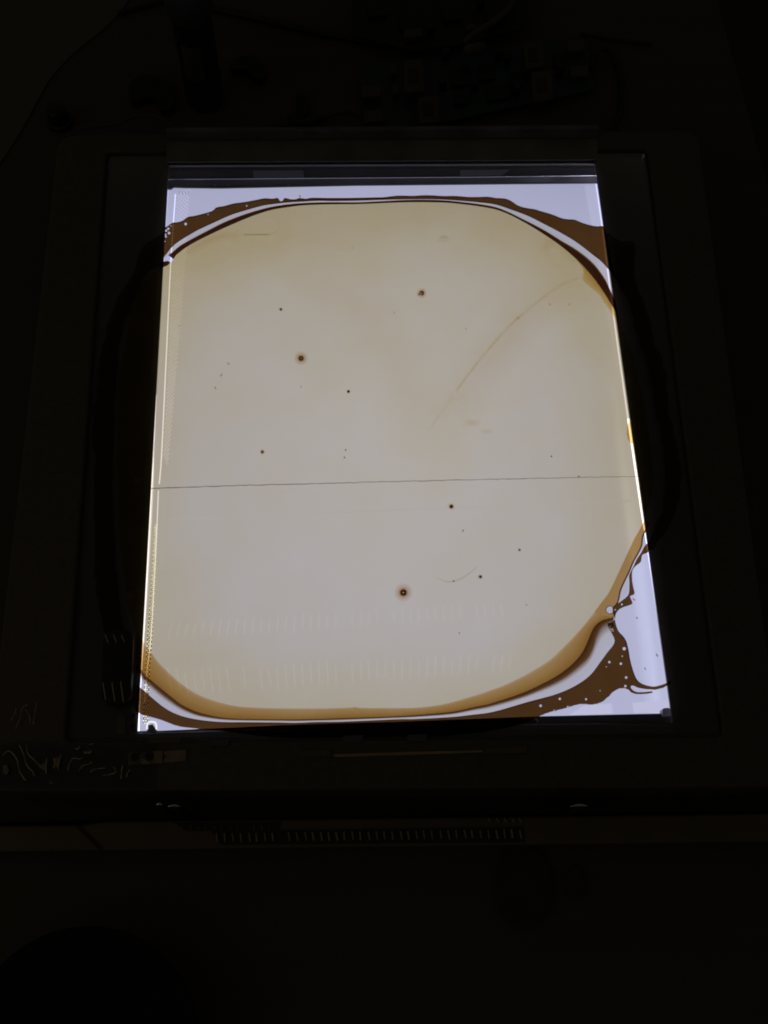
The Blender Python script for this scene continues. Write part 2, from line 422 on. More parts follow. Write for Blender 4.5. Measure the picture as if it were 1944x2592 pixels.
for x0, x1, y in ((455, 495, 1853), (500, 580, 1849.5), (840, 900, 1838), (990, 1070, 1834), (1165, 1215, 1832)):
    link('shim', bar((x0, y), (x1, y - 1.5), 8, .0394), M['foil'], mon)
link('corner_block', prism([tuple(p) for p in rounded(pxy([(1677, 1793), (1695, 1791), (1699, 1812), (1677, 1814)], .041), 0.001)], .036, .041), plain('milky_block', (0.35, 0.35, 0.42), 0.5), mon, bevel=.0003)
# white strips under the near edge of the diffuser (pale rectangles seen in the lavender corner)
M['pale'] = emit('paler_backlight', (0.56, 0.56, 0.77), 1.0)
for pts in ([(1601, 1779), (1692, 1772), (1697, 1801), (1605, 1805)], [(1478, 1786), (1548, 1780), (1552, 1806), (1440, 1810)]):
    link('reflector_strip', prism([tuple(p) for p in pxy(pts, Z_PANEL + .0012)], Z_PANEL + .0009, Z_PANEL + .0012), M['pale'], dif)
# metal straps and brackets screwed to the tray
def strap(pts, z, mat, name, holes=()):
    o = link(name, prism([tuple(p) for p in pxy(pts, z)], z - 0.0008, z), mat, mon, bevel=0.0002)
    for hx, hy, r in holes:
        link('hole', lathe(P(hx, hy, z + 0.0001), [(r, -0.0003), (r, 0.0001)], 14), M['trench'], o)
strap([(322, 1905), (412, 1899), (412, 1932), (326, 1937)], .0506, M['steel'], 'bracket', [(341, 1916, .0020), (378, 1914, .0021), (353, 1907, .0006)])
strap([(415, 1901), (471, 1897), (471, 1926), (415, 1931)], .0506, M['steel'], 'bracket', [(417, 1915, .0006)])
strap([(297, 1812), (315, 1812), (317, 1858), (296, 1859)], .0462, M['steel'], 'bracket')
strap([(325, 1806), (346, 1806), (346, 1850), (322, 1851)], .0462, M['lip'], 'bracket', [(336, 1839, .0011), (337, 1811, .0010)])
strap([(844, 1909), (1030, 1903), (1222, 1899), (1222, 1904), (1030, 1911), (845, 1916)], .0503, M['rib'], 'amber_tape')
strap([(378, 1868), (458, 1865), (456, 1880), (376, 1882)], .0503, M['lip'], 'brown_reflection')  # warm brown strips paint reflections in the near bezel
strap([(1225, 1894), (1335, 1888), (1335, 1905), (1225, 1908)], .0503, M['lip'], 'brown_reflection')
strap([(760, 1900), (838, 1898), (838, 1914), (760, 1916)], .0503, M['lip'], 'brown_reflection')
for px, py in ((530, 1872), (868, 1862), (1030, 1860)):
    strap([(px, py), (px + 52, py - 2), (px + 48, py + 16), (px + 4, py + 17)], .0503, plain('blue_grey_pad', (.075, .085, .105), .5), 'rubber_pad')
for px, py in ((335, 1337 + 490),): pass
for px, py, hh in ((327, 1505, 9), (347, 1216, 7)):
    strap([(px - 8, py - hh), (px + 8, py - hh), (px + 8, py + hh), (px - 8, py + hh)], .0462, plain('copper_pad', (.30, .14, .07), .5), 'contact_pad')

# ================================================================ the stained glass sheet lying on the tray
gz = Z_PANE1
pane_pts = rounded(pxy([(276, 396), (1632, 388), (1822, 1858), (174, 1869)], gz), 0.002, 3)
sheet = empty('stained_glass_sheet', (0, 0, Z_PANE0), 'clear glass sheet with a big rounded brown liquid stain, lying over the light', 'glass sheet')
link('pane', prism([tuple(p) for p in pane_pts], Z_PANE0, gz), M['glass'], sheet)

CREAM = (0.755, 0.705, 0.43)
BROWN = (0.125, 0.055, 0.013)
DARK = (0.055, 0.018, 0.006)
TAN = (0.60, 0.325, 0.075)
GAP = (0.93, 0.90, 0.80)

def film(name, V, F, cols, layer=0, mat='dye', parent=None, kind=None):
    z = gz + 0.0003 + 0.00025 * layer
    verts = [P(x, y, z) for x, y in V]
    me = mesh(verts, F)
    ca = me.color_attributes.new('dye', 'FLOAT_COLOR', 'POINT')
    for i, c in enumerate(cols): ca.data[i].color = tuple(c) + (1,)
    o = link(name, me, M[mat], parent or sheet)
    if kind: o['kind'] = kind
    return o

def strip(name, lines, cols, n=160, layer=0, mat='dye', smooth=True):
    """lofted band through several outlines; each with its own dye strength"""
    L = [smooth_line([(x, y, 0) for x, y in l], n) for l in lines]
    V, F, K = [], [], []
    for l, c in zip(L, cols):
        for i, p in enumerate(l):
            V.append((p.x, p.y)); K.append(c(i / (n - 1)) if callable(c) else c)
    for r in range(len(L) - 1):
        for i in range(n - 1): F.append((r * n + i, r * n + i + 1, (r + 1) * n + i + 1, (r + 1) * n + i))
    return film(name, V, F, K, layer, mat)

def circle(cx, cy, r, n=12): return [(cx + r * math.cos(2 * math.pi * i / n), cy + r * math.sin(2 * math.pi * i / n) * 1.0) for i in range(n)]

def area(name, outer, col, holes=(), layer=0, mat='dye', rough=0.0, jit=0.0):
    if jit:
        fine = [(p.x, p.y) for p in smooth_line([(x, y, 0) for x, y in outer] + [(outer[0][0], outer[0][1], 0)], 150)][:-1]
        outer = [(x + jit * 1.6 * mnoise.noise(Vector((x * .045, y * .045, .3))) + random.uniform(-jit, jit) * .4, y + jit * 1.6 * mnoise.noise(Vector((x * .05, y * .05, 7.3)))) for x, y in fine]
    polys = [outer] + [list(h) for h in holes]
    tri = tessellate_polygon([[Vector((x, y, 0)) for x, y in p] for p in polys])
    V = [q for p in polys for q in p]
    return film(name, V, [tuple(t) for t in tri], [col] * len(V), layer, mat)

def mixc(a, b, t): return tuple(x + (y - x) * t for x, y in zip(a, b))
def dens(c, k): return tuple(x ** k for x in c)

# --- outlines, read off the photograph, far side
O = [(415,590),(415,576),(421.5,574),(436,564),(442,563),(456,561),(466,556),(476,549),(494,546),(525,538),(539,533),(548,525),(567,521.5),(592,515),(624,510.5),(648,506),(669,502),(689,503),(703,501),(707,507),(712,510),(717,506),(721,501),(737,504.5),(750,504),(758,501),(774,503),(790,500.5),(826,501),(867,501),(907,500.5),(948,499.6),(972,499),(992,496.5),(1012,495),(1045,495.6),(1081,494),(1122,496),(1154,496),(1187,498.5),(1215,498.5),(1235,498),(1255,501),(1280,503),(1296,510),(1310,519.5),(1328,525.5),(1353,529.6),(1369,534.5),(1397,542.6),(1421,552),(1438,555),(1454,556),(1474,564),(1494,570),(1511,573),(1527,573),(1534,590)]
A = [(413,658),(417,647),(421.5,643),(434,627),(450,613),(474,598),(502,582),(543,563),(583,545),(624,532),(664,521),(689,517),(725,513),(766,510.5),(806,508.5),(847,509),(907,508),(972,506),(1033,504.5),(1093,504.5),(1134,506),(1174,509),(1215,512.6),(1255,518),(1296,531.6),(1336,546.6),(1377,567),(1417,588),(1458,612.6),(1498,643),(1523,663),(1541,683),(1560,706)]
B = [(425.5,648),(438,639),(454,625),(482,608.6),(523,587),(563,566),(604,549),(644,535.7),(685,525),(725,518.7),(766,515),(826,513),(907,513),(972,510),(1033,507),(1093,507),(1134,509),(1174,513),(1215,518),(1255,525.6),(1288,538.5),(1320,555),(1353,572),(1385,590),(1417,610.6),(1458,635),(1498,667),(1527,704),(1543,736),(1556,765)]
Cc = [(440,656),(444,648),(454,639),(470,627),(494,612.6),(527,596),(563,579),(604,561),(644,545),(685,532),(725,525),(766,520),(826,517.5),(907,516.6),(972,514),(1033,512),(1093,512),(1134,513.4),(1174,517.5),(1215,522.7),(1255,530.4),(1288,542.6),(1320,559),(1353,578),(1385,598.5),(1417,620.7),(1458,655),(1494,693.6),(1523,732),(1552,779),(1566,806)]
D = [(1440,640),(1454,653),(1466,667),(1476,683.5),(1478,704),(1486,720),(1515,744),(1531,768.5),(1555,803),(1570,835)]
# --- near side
Ei = [(345,1596),(360,1619),(370,1636),(382.6,1651),(402,1677),(431,1706),(460,1731.5),(496,1755),(533,1770.5),(569,1781),(605,1788),(652,1791),(706,1792.6),(800,1793),(884,1791),(897,1788.5),(912,1791.5),(1000,1792),(1055,1791),(1125,1782),(1200,1761),(1234,1749.6),(1267,1738),(1301,1723),(1335,1705.7),(1369,1685.5),(1396,1667),(1423,1641.6),(1450,1614.6),(1477,1584),(1504,1550),(1524,1523),(1541,1500),(1558,1466),(1575,1429),(1591,1395),(1605,1365),(1615,1348),(1623,1333),(1634,1312)]
Fd = [(346,1683),(358,1695),(364,1706),(381,1720.6),(402,1738.7),(431,1762),(460,1784),(496,1801),(533,1811),(569,1817),(616,1820),(706,1821),(750,1821),(800,1820),(870,1818),(991,1813.5),(1051,1810),(1142,1802),(1200,1790),(1234,1783),(1267,1773),(1301,1762),(1335,1749),(1369,1733),(1396,1719),(1423,1702),(1450,1680),(1473,1653),(1487,1624.7),(1500,1594),(1514,1577),(1531,1568),(1553,1564)]
Gd = [(344,1690),(356,1703),(364,1717),(381,1731.5),(402,1749.5),(431,1772),(460,1792),(496,1808),(533,1816),(569,1820.5),(616,1822.5),(706,1823.6),(750,1824),(800,1823),(870,1821),(991,1816.5),(1051,1813.5),(1142,1806),(1200,1794.5),(1234,1788),(1267,1779),(1301,1769),(1335,1758),(1369,1744),(1402,1729),(1436,1709),(1463,1687),(1488,1663),(1501,1638),(1510,1608),(1522,1585),(1536,1575),(1553,1570)]
Hd = [(346,1733),(352,1738.7),(357,1742),(370,1753),(388,1769),(417,1792),(446,1807.4),(475,1816.5),(511,1823),(547,1826.6),(580,1828),(616,1828),(706,1828.7),(750,1829.5),(800,1827.5),(870,1826.5),(1006,1820.5),(1051,1820),(1142,1815),(1200,1808.6),(1234,1804.6),(1267,1797),(1301,1787),(1335,1777),(1369,1768),(1402,1759),(1436,1746),(1470,1727.6),(1497,1705.7),(1520,1675),(1537,1651.7),(1552,1633),(1555.5,1619.6),(1549,1604),(1539,1589),(1537,1578)]

# far dark band, with bubbles left clear
def dens_line(l, n):  # smooth outline as px tuples
    return [(p.x, p.y) for p in smooth_line([(x, y, 0) for x, y in l], n)]
bub = [(426,579,3.0),(421,584,2.6),(428,590,3.4),(419,594,2.2),(420,599,2.4),(416.6,611,1.8),(470,567,3.2),(433,572,1.4),(526.5,542.6,1.3),(624.5,521,1.8)]
farband = dens_line(O, 260) + list(reversed(dens_line(A, 160)))
area('far_brown_band', farband, dens(BROWN, 0.97), [circle(*b) for b in bub])
# clear gap and thin dark line on the far side
B = [(x + (1.2 + 1.6 * (x > 1300)) * .45 * (x > 1000), y - 1.2 - 2.0 * max(0, min(1, (x - 1280) / 150)) - 1.0 * max(0, min(1, (620 - x) / 100))) for x, y in B]
strip('far_clear_gap', [A, B], [GAP, mixc(GAP, CREAM, .35)], 160)
mid = [((b[0]*.62 + c[0]*.38), (b[1]*.62 + c[1]*.38)) for b, c in zip(dens_line(B, 160), dens_line(Cc, 160))]
mid = [((b[0]*.86 + c[0]*.14), (b[1]*.86 + c[1]*.14)) for b, c in zip(dens_line(B, 160), dens_line(Cc, 160))]
strip('far_dark_line', [dens_line(B, 160), mid, dens_line(Cc, 160)], [(0.42, 0.24, 0.07), DARK, dens(DARK, .95)], 160)
# inner film: everything inside the stain, cloudy, warmer near its rim
left_edge = [(438,660),(426,668),(412,676),(395,684),(360,720),(330,800),(300,950),(296,1150),(300,1350),(320,1520),(344,1594)]
right_edge = [(1634,1310),(1652,1240),(1650,1150),(1630,1010),(1600,900),(1578,840),(1570,835)]
inner = dens_line(Cc, 150) + [(1568, 820)] + list(reversed(right_edge)) + list(reversed(dens_line(Ei, 190))) + list(reversed(left_edge))
# as a grid-like fan so that the density can drift across it
bmx = bmesh.new()
vv = [bmx.verts.new((x, y, 0)) for x, y in inner]
tri = tessellate_polygon([[Vector((x, y, 0)) for x, y in inner]])
for t in tri:
    try: bmx.faces.new([vv[i] for i in t])
    except ValueError: pass
for it in range(7):
    long = [e for e in bmx.edges if e.calc_length() > 34]
    if not long: break
    bmesh.ops.subdivide_edges(bmx, edges=long, cuts=1)
    bmesh.ops.triangulate(bmx, faces=bmx.faces)
bmx.verts.ensure_lookup_table()
def cream_at(x, y):
    k = 1.0
    k += 0.12 * math.exp(-((y - 600) / 170.0) ** 2)                           # thicker towards the far rim
    k += 0.20 * math.exp(-((x - 560) ** 2 / 200.0 ** 2 + (y - 640) ** 2 / 90.0 ** 2))
    k += 0.16 * math.exp(-((x - 1420) ** 2 / 130.0 ** 2 + (y - 660) ** 2 / 120.0 ** 2))
    s = (x - 720) * 0.62 + (y - 640) * -0.78                                    # slanting streak
    k += 0.06 * math.exp(-(s / 110.0) ** 2) * math.exp(-((y - 800) / 230.0) ** 2)
    k += 0.06 * math.exp(-((x - 1080) ** 2 / 170.0 ** 2 + (y - 1090) ** 2 / 110.0 ** 2))
    k -= 0.10 * math.exp(-((x - 900) ** 2 / 420.0 ** 2 + (y - 1560) ** 2 / 200.0 ** 2))
    rr = (abs((x - 965) / 600.0) ** 3 + abs((y - 1155) / 645.0) ** 3) ** (1 / 3.0)
    e = min(max((rr - 0.72) / 0.30, 0), 1); k += 0.36 * e * e * (3 - 2 * e)
    k += 0.10 * mnoise.noise(Vector((x / 170.0, y / 170.0, 3.1)))
    hue = min(max((y - 500) / 900.0, 0), 1)
    base = mixc((0.865, 0.765, 0.46), (0.90, 0.82, 0.55), hue)
    return dens(base, max(k, .6))
V = [(v.co.x, v.co.y) for v in bmx.verts]; F = [tuple(v.index for v in f.verts) for f in bmx.faces]
bmx.verts.index_update(); F = [tuple(v.index for v in f.verts) for f in bmx.faces]
film('inner_film', V, F, [cream_at(*q) for q in V]); bmx.free()
# small tan wedge at the far right
strip('tan_wedge', [D, [q for q in dens_line(Cc, 150) if q[0] > 1440]], [(0.90, 0.78, 0.50), (0.74, 0.50, 0.18)], 60, layer=1)
# near side: tan band, dark line, clear gap
tanmid = [((a[0]+b[0])/2, (a[1]+b[1])/2) for a, b in zip(dens_line(Ei[:36], 170), dens_line(Fd, 170))]
E_used = dens_line(Ei[:31], 170)
tanmid = [((a[0]*.45+b[0]*.55), (a[1]*.45+b[1]*.55)) for a, b in zip(E_used, dens_line(Fd, 170))]
tan1 = [((a[0]*.84+b[0]*.16), (a[1]*.84+b[1]*.16)) for a, b in zip(E_used, dens_line(Fd, 170))]
strip('tan_band', [E_used, tan1, tanmid, dens_line(Fd, 170)], [(0.74, 0.56, 0.27), (0.645, 0.40, 0.125), (0.575, 0.33, 0.078), (0.44, 0.215, 0.038)], 170)
# tan band running up the right side to the frame
upL = [(x, y) for x, y in Ei[30:]]
upR = [(1553,1564),(1557,1553),(1557,1541),(1553,1534),(1560,1527),(1564,1516.7),(1569,1493),(1581,1466),(1591,1446),(1601,1422),(1612,1402),(1622,1381),(1624.6,1361),(1630,1346),(1640,1325)]
area('tan_band_rise', dens_line(upL, 70) + list(reversed(dens_line(upR, 80))), (0.63, 0.375, 0.105), [circle(1544, 1544, 9.4, 18)])
area('bubble_clear', circle(1544, 1544, 9.3, 18), (0.9, 0.88, 0.82))
upR = [q for q in upR if q != (1557,1541) and q != (1557,1553)]
upR = upR[:1] + upR[:1] + upR[1:]
strip('rise_dark_line', [upR[2:], [(x + 3.6, y + 1.0) for x, y in upR[2:]]], [DARK, BROWN], 90, layer=1)
soft = [(a[0]*.0+b[0], b[1]) for a, b in zip(Fd, Gd)]
def gsoft(wid):
    a, b, h = dens_line(Fd, 170), dens_line(Gd, 170), dens_line(Hd[:-4], 170)
    return [((1-wid)*q[0] + wid*r[0], (1-wid)*q[1] + wid*r[1]) for q, r in zip(b, h)]
G1 = gsoft(0.12); 
fadeG = gsoft(0.40)
strip('near_dark_line', [dens_line(Fd, 170), dens_line(Gd, 170), fadeG], [dens(DARK, .9), (0.20, 0.09, 0.02), mixc(GAP, CREAM, .25)], 170)
strip('near_clear_gap', [fadeG, dens_line(Hd[:-4], 170)], [mixc(GAP, CREAM, .25), GAP], 170)
area('near_gap_tip', [fadeG[-1], dens_line(Hd[:-4], 170)[-1]] + Hd[-3:] + [(1545,1574), (1553,1570)], GAP)

# near dark band with its ragged outer edge and bubbles
Iout = [(343,1799),(349,1804),(359,1809),(381,1814.6),(410,1823),(439,1834.5),(460,1840),(489,1843),(560,1850),(700,1866),(900,1866),(1150,1860),(1300,1838),(1365,1813),(1389,1803.6),(1419,1796),(1446,1788),(1470,1782.6),(1490,1783),(1510,1781.6),(1524,1776.6),(1537,1766.5),(1554,1749.6),(1568,1743),(1580,1742),(1591,1746),(1598,1753),(1610,1757),(1625,1757),(1642,1755.6),(1653,1753),(1650,1749.6),(1628,1752),(1612,1752),(1603,1748),(1596.6,1741),(1597,1736),(1603,1735.4),(1615,1741),(1635,1744.5),(1659,1746),(1679,1741),(1693,1732.7),(1698,1729)]
Iin = [(1698,1725),(1691,1727.6),(1676,1733.4),(1655,1737.8),(1635,1734.4),(1620,1727.6),(1610,1716),(1601,1692),(1595,1668.6),(1591,1645),(1586,1624.7),(1578,1611),(1568,1601),(1561,1587),(1556,1567)]
ragged = dens_line(Iout[13:25], 60)
ragged = [(x + random.uniform(-.7, .7), y + random.uniform(-.8, .8)) for x, y in ragged]
outer2 = dens_line(Iout[:14], 60)[:-1] + ragged + Iout[25:] + [(x, y) for x, y in dens_line(Iin, 70)] + [(1553,1571), (1545,1575)] + list(reversed(dens_line(Hd, 170)))
bub2 = [(1542.5,1676,3.0),(1571.5,1680,3.2),(1585,1715,3.2),(1575,1661,1.6),(1535,1687.6,1.2),(1417,1769,3.0),(1368.5,1786.5,3.2),(1483.5,1770,2.6),(1437,1788.3,1.8),(1519,1748.5,1.3),(1580,1642,4.2),(1403,1797.5,1.4),(1583,1736.6,3.0)]
area('near_brown_band', outer2, dens(BROWN, 0.95), [circle(*b) for b in bub2], rough=1)
# ragged thread climbing the right side
thr = [(1556,1567),(1553,1556),(1551,1548),(1552,1536),(1566,1526),(1585,1511.6),(1592,1500),(1593,1473),(1593,1456),(1603,1434),(1612,1415),(1623,1398.5),(1630,1385),(1639,1374),(1645,1370)]
thr2 = [(1650,1392),(1642,1392),(1640,1398.5),(1626,1405),(1622,1422),(1610,1432),(1601,1444),(1600,1466),(1603,1486),(1606,1503),(1595,1509),(1597,1516),(1601,1527),(1593,1532),(1578,1537),(1567,1543),(1559,1554),(1557,1567)]
area('brown_thread', dens_line(thr, 80) + dens_line(thr2, 80), dens(BROWN, .92), [circle(1574, 1530, 2.2), circle(1556.5, 1543.5, 2.4)], layer=1)
strip('thread_gap', [[(x + 3.6, y + 1.0) for x, y in upR[3:]], [(1562,1526),(1580,1511),(1590,1495),(1591,1473),(1591,1456),(1601,1434),(1611,1415),(1621,1398),(1629,1384),(1636,1374),(1645,1364)]], [GAP, GAP], 80)
# ring of a trapped bubble
def ringfilm(cx, cy, r0, r1, c0, c1, name, layer=2, n=20):
    V = circle(cx, cy, r0, n) + circle(cx, cy, r1, n)
    film(name, V, [(i, (i + 1) % n, n + (i + 1) % n, n + i) for i in range(n)], [c0] * n + [c1] * n, layer)
ringfilm(1544, 1544, 9.2, 10.8, DARK, BROWN, 'bubble_ring')
ringfilm(1546, 1584, 4.0, 6.5, DARK, BROWN, 'bubble_ring')
ringfilm(1551, 1587, 2.0, 4.0, DARK, BROWN, 'bubble_ring')
# stain running on over the dark tray, left and right of the window
area('left_brown_band', [(415,588),(380,609),(354,631),(348,650),(339,685),(326,716),(304,742),(291,773),(275,805),(269,843),(253,906),(247,954),(240,1017),(236,1096),(238,1197),(237,1373),(245,1500),(265,1600),(300,1700),(343,1799),(346,1733),(318,1630),(300,1500),(288,1350),(285,1200),(290,1050),(297,938),(304,859),(323,795),(348,748),(373,690),(411,672),(413,658)], dens(BROWN, .24), jit=3.5)
area('right_brown_band', [(1534,590),(1569,608),(1605,612),(1608,663),(1605,695),(1612,731),(1627,753),(1645,815),(1659,876),(1681,920),(1695,1042),(1713,1115),(1724,1187),(1720,1260),(1700,1320),(1670,1365),(1650,1392),(1645,1370),(1662,1330),(1680,1270),(1684,1190),(1676,1110),(1660,1040),(1640,930),(1612,840),(1590,765),(1560,706)], dens(BROWN, .24), jit=3.5)
area('left_tip', [(407,664),(424,660),(432,664),(424,672),(411,677),(404,680)], DARK, layer=1)
area('right_tan_patch', [(1593,1066),(1587,1083),(1586,1100),(1590,1114),(1601,1125),(1606,1110),(1600,1085)], (0.80, 0.62, 0.30), layer=1)

# burn spots: brown halo, dark ring, pale pin-hole in the middle
def spot(px, py, r, halo, name='burn_spot', hole=True, tint=(0.58, 0.33, 0.10)):
    n = 20
    prof = [(0.02, (0.8, 0.75, 0.7)), (0.17 * r, (0.5, 0.45, 0.4))] if hole else [(0.02, DARK), (0.3 * r, DARK)]
    prof += [(0.36 * r, (0.04, 0.015, 0.006)), (0.85 * r, (0.06, 0.025, 0.008)), (1.15 * r, tint)]
    if halo: prof += [(0.5 * halo, mixc(tint, (1, 1, 1), .5)), (halo, (1, 1, 1))]
    else: prof += [(1.7 * r, (1, 1, 1))]
    V, K, F = [], [], []
    for q, c in prof: V += circle(px, py, q, n); K += [c] * n
    for a in range(len(prof) - 1):
        F += [(a * n + i, a * n + (i + 1) % n, (a + 1) * n + (i + 1) % n, (a + 1) * n + i) for i in range(n)]
    F.append(tuple(range(n)))
    film(name, V, F, K, 3)
LATER = []
spot(1067.5, 742, 5.6, 14); spot(1061, 745, 1.6, 6, hole=False); spot(762, 907, 6.0, 19); spot(1021, 1500, 8.0, 25)
spot(1142.5, 1282, 4.4, 10, hole=False); spot(664, 1144, 3.2, 8, hole=False); spot(711, 783, 2.7, 6, hole=False)
spot(882, 991, 3.0, 0, hole=False); spot(1216, 1460, 3.2, 8, hole=False); spot(1315, 1392, 2.3, 5, hole=False)
for px, py in ((875, 1139), (872, 1158), (1172, 1343), (1465, 1206), (1148, 1471), (1396, 1155)):
    spot(px, py, 1.5, 0, hole=False)
for px, py in ((1441, 770), (1392, 770), (1311, 805)): LATER.append((px, py))
# faded ring near the far side
def blob(px, py, rx, ry, col, name, layer=3, n=28, core=.15):
    V, K, F = [], [], []
    for q, c in ((0.01, col), (core, col), (1.0, (1, 1, 1))):
        V += [(px + rx * q * math.cos(2 * math.pi * i / n), py + ry * q * math.sin(2 * math.pi * i / n)) for i in range(n)]; K += [c] * n
    for a in range(2): F += [(a * n + i, a * n + (i + 1) % n, (a + 1) * n + (i + 1) % n, (a + 1) * n + i) for i in range(n)]
    F.append(tuple(range(n))); film(name, V, F, K, layer)
blob(1125, 600, 13, 6, (0.93, 0.86, 0.72), 'pale_tan_spot', core=.3)
blob(1122, 604, 19, 13, (0.95, 0.91, 0.82), 'pale_tan_spot', core=.4)
for px, py in LATER: blob(px, py, 5, 4, (0.80, 0.68, 0.48), 'pale_tan_spot')
blob(1195, 1070, 26, 12, (0.95, 0.89, 0.76), 'pale_tan_spot'); blob(1232, 1092, 20, 9, (0.95, 0.89, 0.76), 'pale_tan_spot')
# thin darker meniscus along the outer edges of the brown bands
def rimline(l, n, w_, c, off):
    q = dens_line(l, n)
    film('meniscus', q + [(x + off[0] * w_, y + off[1] * w_) for x, y in q], [(i, i + 1, n + i + 1, n + i) for i in range(n - 1)], [c] * n + [(1, 1, 1)] * n, 1)
rimline(O[1:-1], 240, 5.0, (0.22, 0.18, 0.15), (0.1, 1.0))
rimline(A[1:], 160, 4.0, (0.40, 0.35, 0.32), (0.15, -1.0))
rimline(Hd[1:30], 170, 4.0, (0.40, 0.35, 0.32), (0.0, 1.0))
rimline(Iin[1:-2], 70, 4.5, (0.40, 0.35, 0.32), (-1.0, .1))
# scratches and flecks
def fleck(x0, y0, x1, y1, wd=1.6, c=(0.12, 0.11, 0.08), name='fleck', layer=5):
    dx, dy = x1 - x0, y1 - y0; L = math.hypot(dx, dy) or 1; nx, ny = -dy / L * wd / 2, dx / L * wd / 2
    film(name, [(x0 + nx, y0 + ny), (x0 - nx, y0 - ny), (x1 - nx, y1 - ny), (x1 + nx, y1 + ny)], [(0, 1, 2, 3)], [c] * 4, layer)
for a in ((575, 918, 581, 923), (558, 953, 562, 946), (543, 979, 547, 985), (761, 977, 763, 981), (1331, 1529, 1334, 1533), (1162, 1600, 1164, 1605), (997, 793, 999, 790), (1178, 831, 1181, 833), (892, 627, 894, 629), (455, 823, 453, 825)):
    fleck(*a)
for i, px in enumerate((622, 628, 634, 640, 645, 651, 657, 662, 668, 673, 679)):
    fleck(px - 1.6, 593.5 + (i % 3 - 1) * .4, px + 1.6 + (i % 2), 593.6, 2.4 if i in (0, 6) else 1.5, (0.20, 0.07, 0.02), 'brown_dash')
for a in ((758, 494, 760, 499), (1550, 1560, 1553, 1566), (1602, 1515, 1607, 1520), (1610, 1562, 1614, 1566), (1632, 1690, 1634, 1695), (1661, 1655, 1665, 1662)):
    fleck(*a, wd=2.4)
for px in (453, 461, 469, 476): fleck(px, 484, px + 1.5, 492, 1.2, (.45, .45, .5))
# soft tan veins in the film
def vein(pts, wd, c, name='tan_vein', n=60, fade=True):
    l = dens_line(pts, n); A_, B_ = [], []
    for i, (x, y) in enumerate(l):
        x0, y0 = l[max(i - 1, 0)]; x1, y1 = l[min(i + 1, n - 1)]
        dx, dy = x1 - x0, y1 - y0; L = math.hypot(dx, dy) or 1
        A_.append((x - dy / L * wd, y + dx / L * wd)); B_.append((x + dy / L * wd, y - dx / L * wd))
    V = A_ + l + B_
    cen = [mixc((1, 1, 1), c, math.sin(math.pi * min(max(i / (n - 1), 0.02), 0.98)) ** .5 if fade else 1) for i in range(n)]
    K = [(1, 1, 1)] * n + cen + [(1, 1, 1)] * n
    F = [(r * n + i, r * n + i + 1, (r + 1) * n + i + 1, (r + 1) * n + i) for r in range(2) for i in range(n - 1)]
    film(name, V, F, K, 6)
vein([(1482, 702), (1460, 706), (1420, 722), (1370, 757), (1300, 815), (1240, 880), (1180, 955), (1130, 1025), (1085, 1090)], 6, (0.89, 0.79, 0.58))
vein([(1470, 710), (1400, 745), (1330, 800), (1250, 895), (1180, 985), (1110, 1070)], 75, (0.955, 0.92, 0.84))
vein([(600, 597), (650, 594), (690, 592), (704, 580), (706, 560), (702, 545)], 4, (0.96, 0.93, 0.86))
vein([(470, 640), (520, 612), (560, 598), (610, 594)], 16, (0.92, 0.86, 0.72))
vein([(700, 600), (790, 650), (850, 720), (940, 830), (1010, 930), (1055, 1050), (1040, 1160)], 110, (0.975, 0.955, 0.91))
vein([(1105, 1462), (1130, 1472), (1160, 1468), (1190, 1450), (1210, 1432)], 3, (0.86, 0.78, 0.62))
vein([(1478, 690), (1476, 706), (1484, 716)], 3, (0.85, 0.7, 0.5))
vein([(1370, 640), (1400, 610), (1440, 640), (1460, 670)], 18, (0.93, 0.88, 0.75))
# crack right across the sheet
cr = dens_line([(382, 1235.5), (418, 1235), (600, 1229), (800, 1224), (1000, 1219), (1200, 1214), (1400, 1210), (1590, 1206.5), (1618, 1206)], 90)
cr = [(x, y + random.uniform(-.8, .8)) for x, y in cr]
film('crack', [(x, y - 1.1) for x, y in cr] + [(x, y + random.uniform(.7, 1.5)) for x, y in cr], [(i, i + 1, 91 + i, 90 + i) for i in range(89)], [mixc((0.30, 0.31, 0.27), (0.60, 0.61, 0.56), min(1, max(0, i / 89 + random.uniform(-.15, .15)))) for i in range(90)] * 2, 7)
# reflections of the cooling slots, painted as two combed rows of brighter ticks
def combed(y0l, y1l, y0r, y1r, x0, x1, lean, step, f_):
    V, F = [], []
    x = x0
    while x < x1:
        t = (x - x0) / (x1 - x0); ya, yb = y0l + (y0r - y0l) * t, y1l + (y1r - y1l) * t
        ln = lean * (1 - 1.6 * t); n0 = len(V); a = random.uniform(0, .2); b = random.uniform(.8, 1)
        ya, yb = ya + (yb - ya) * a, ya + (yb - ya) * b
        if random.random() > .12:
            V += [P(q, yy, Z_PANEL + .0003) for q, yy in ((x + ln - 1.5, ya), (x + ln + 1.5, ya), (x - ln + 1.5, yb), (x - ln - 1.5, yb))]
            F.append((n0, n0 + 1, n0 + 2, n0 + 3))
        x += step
    o = link('slot_reflections', mesh(V, F), emit('slot_reflection_glow', (0.475 * 1.0 * f_, 0.485 * 1.0 * f_, 0.685 * 1.0 * f_ * .97), 1.0), dif); o['kind'] = 'stuff'
combed(1574, 1622, 1520, 1560, 430, 1290, 4, 21.0, 1.12); combed(1690, 1768, 1650, 1700, 430, 1310, -5, 21.0, 1.12)

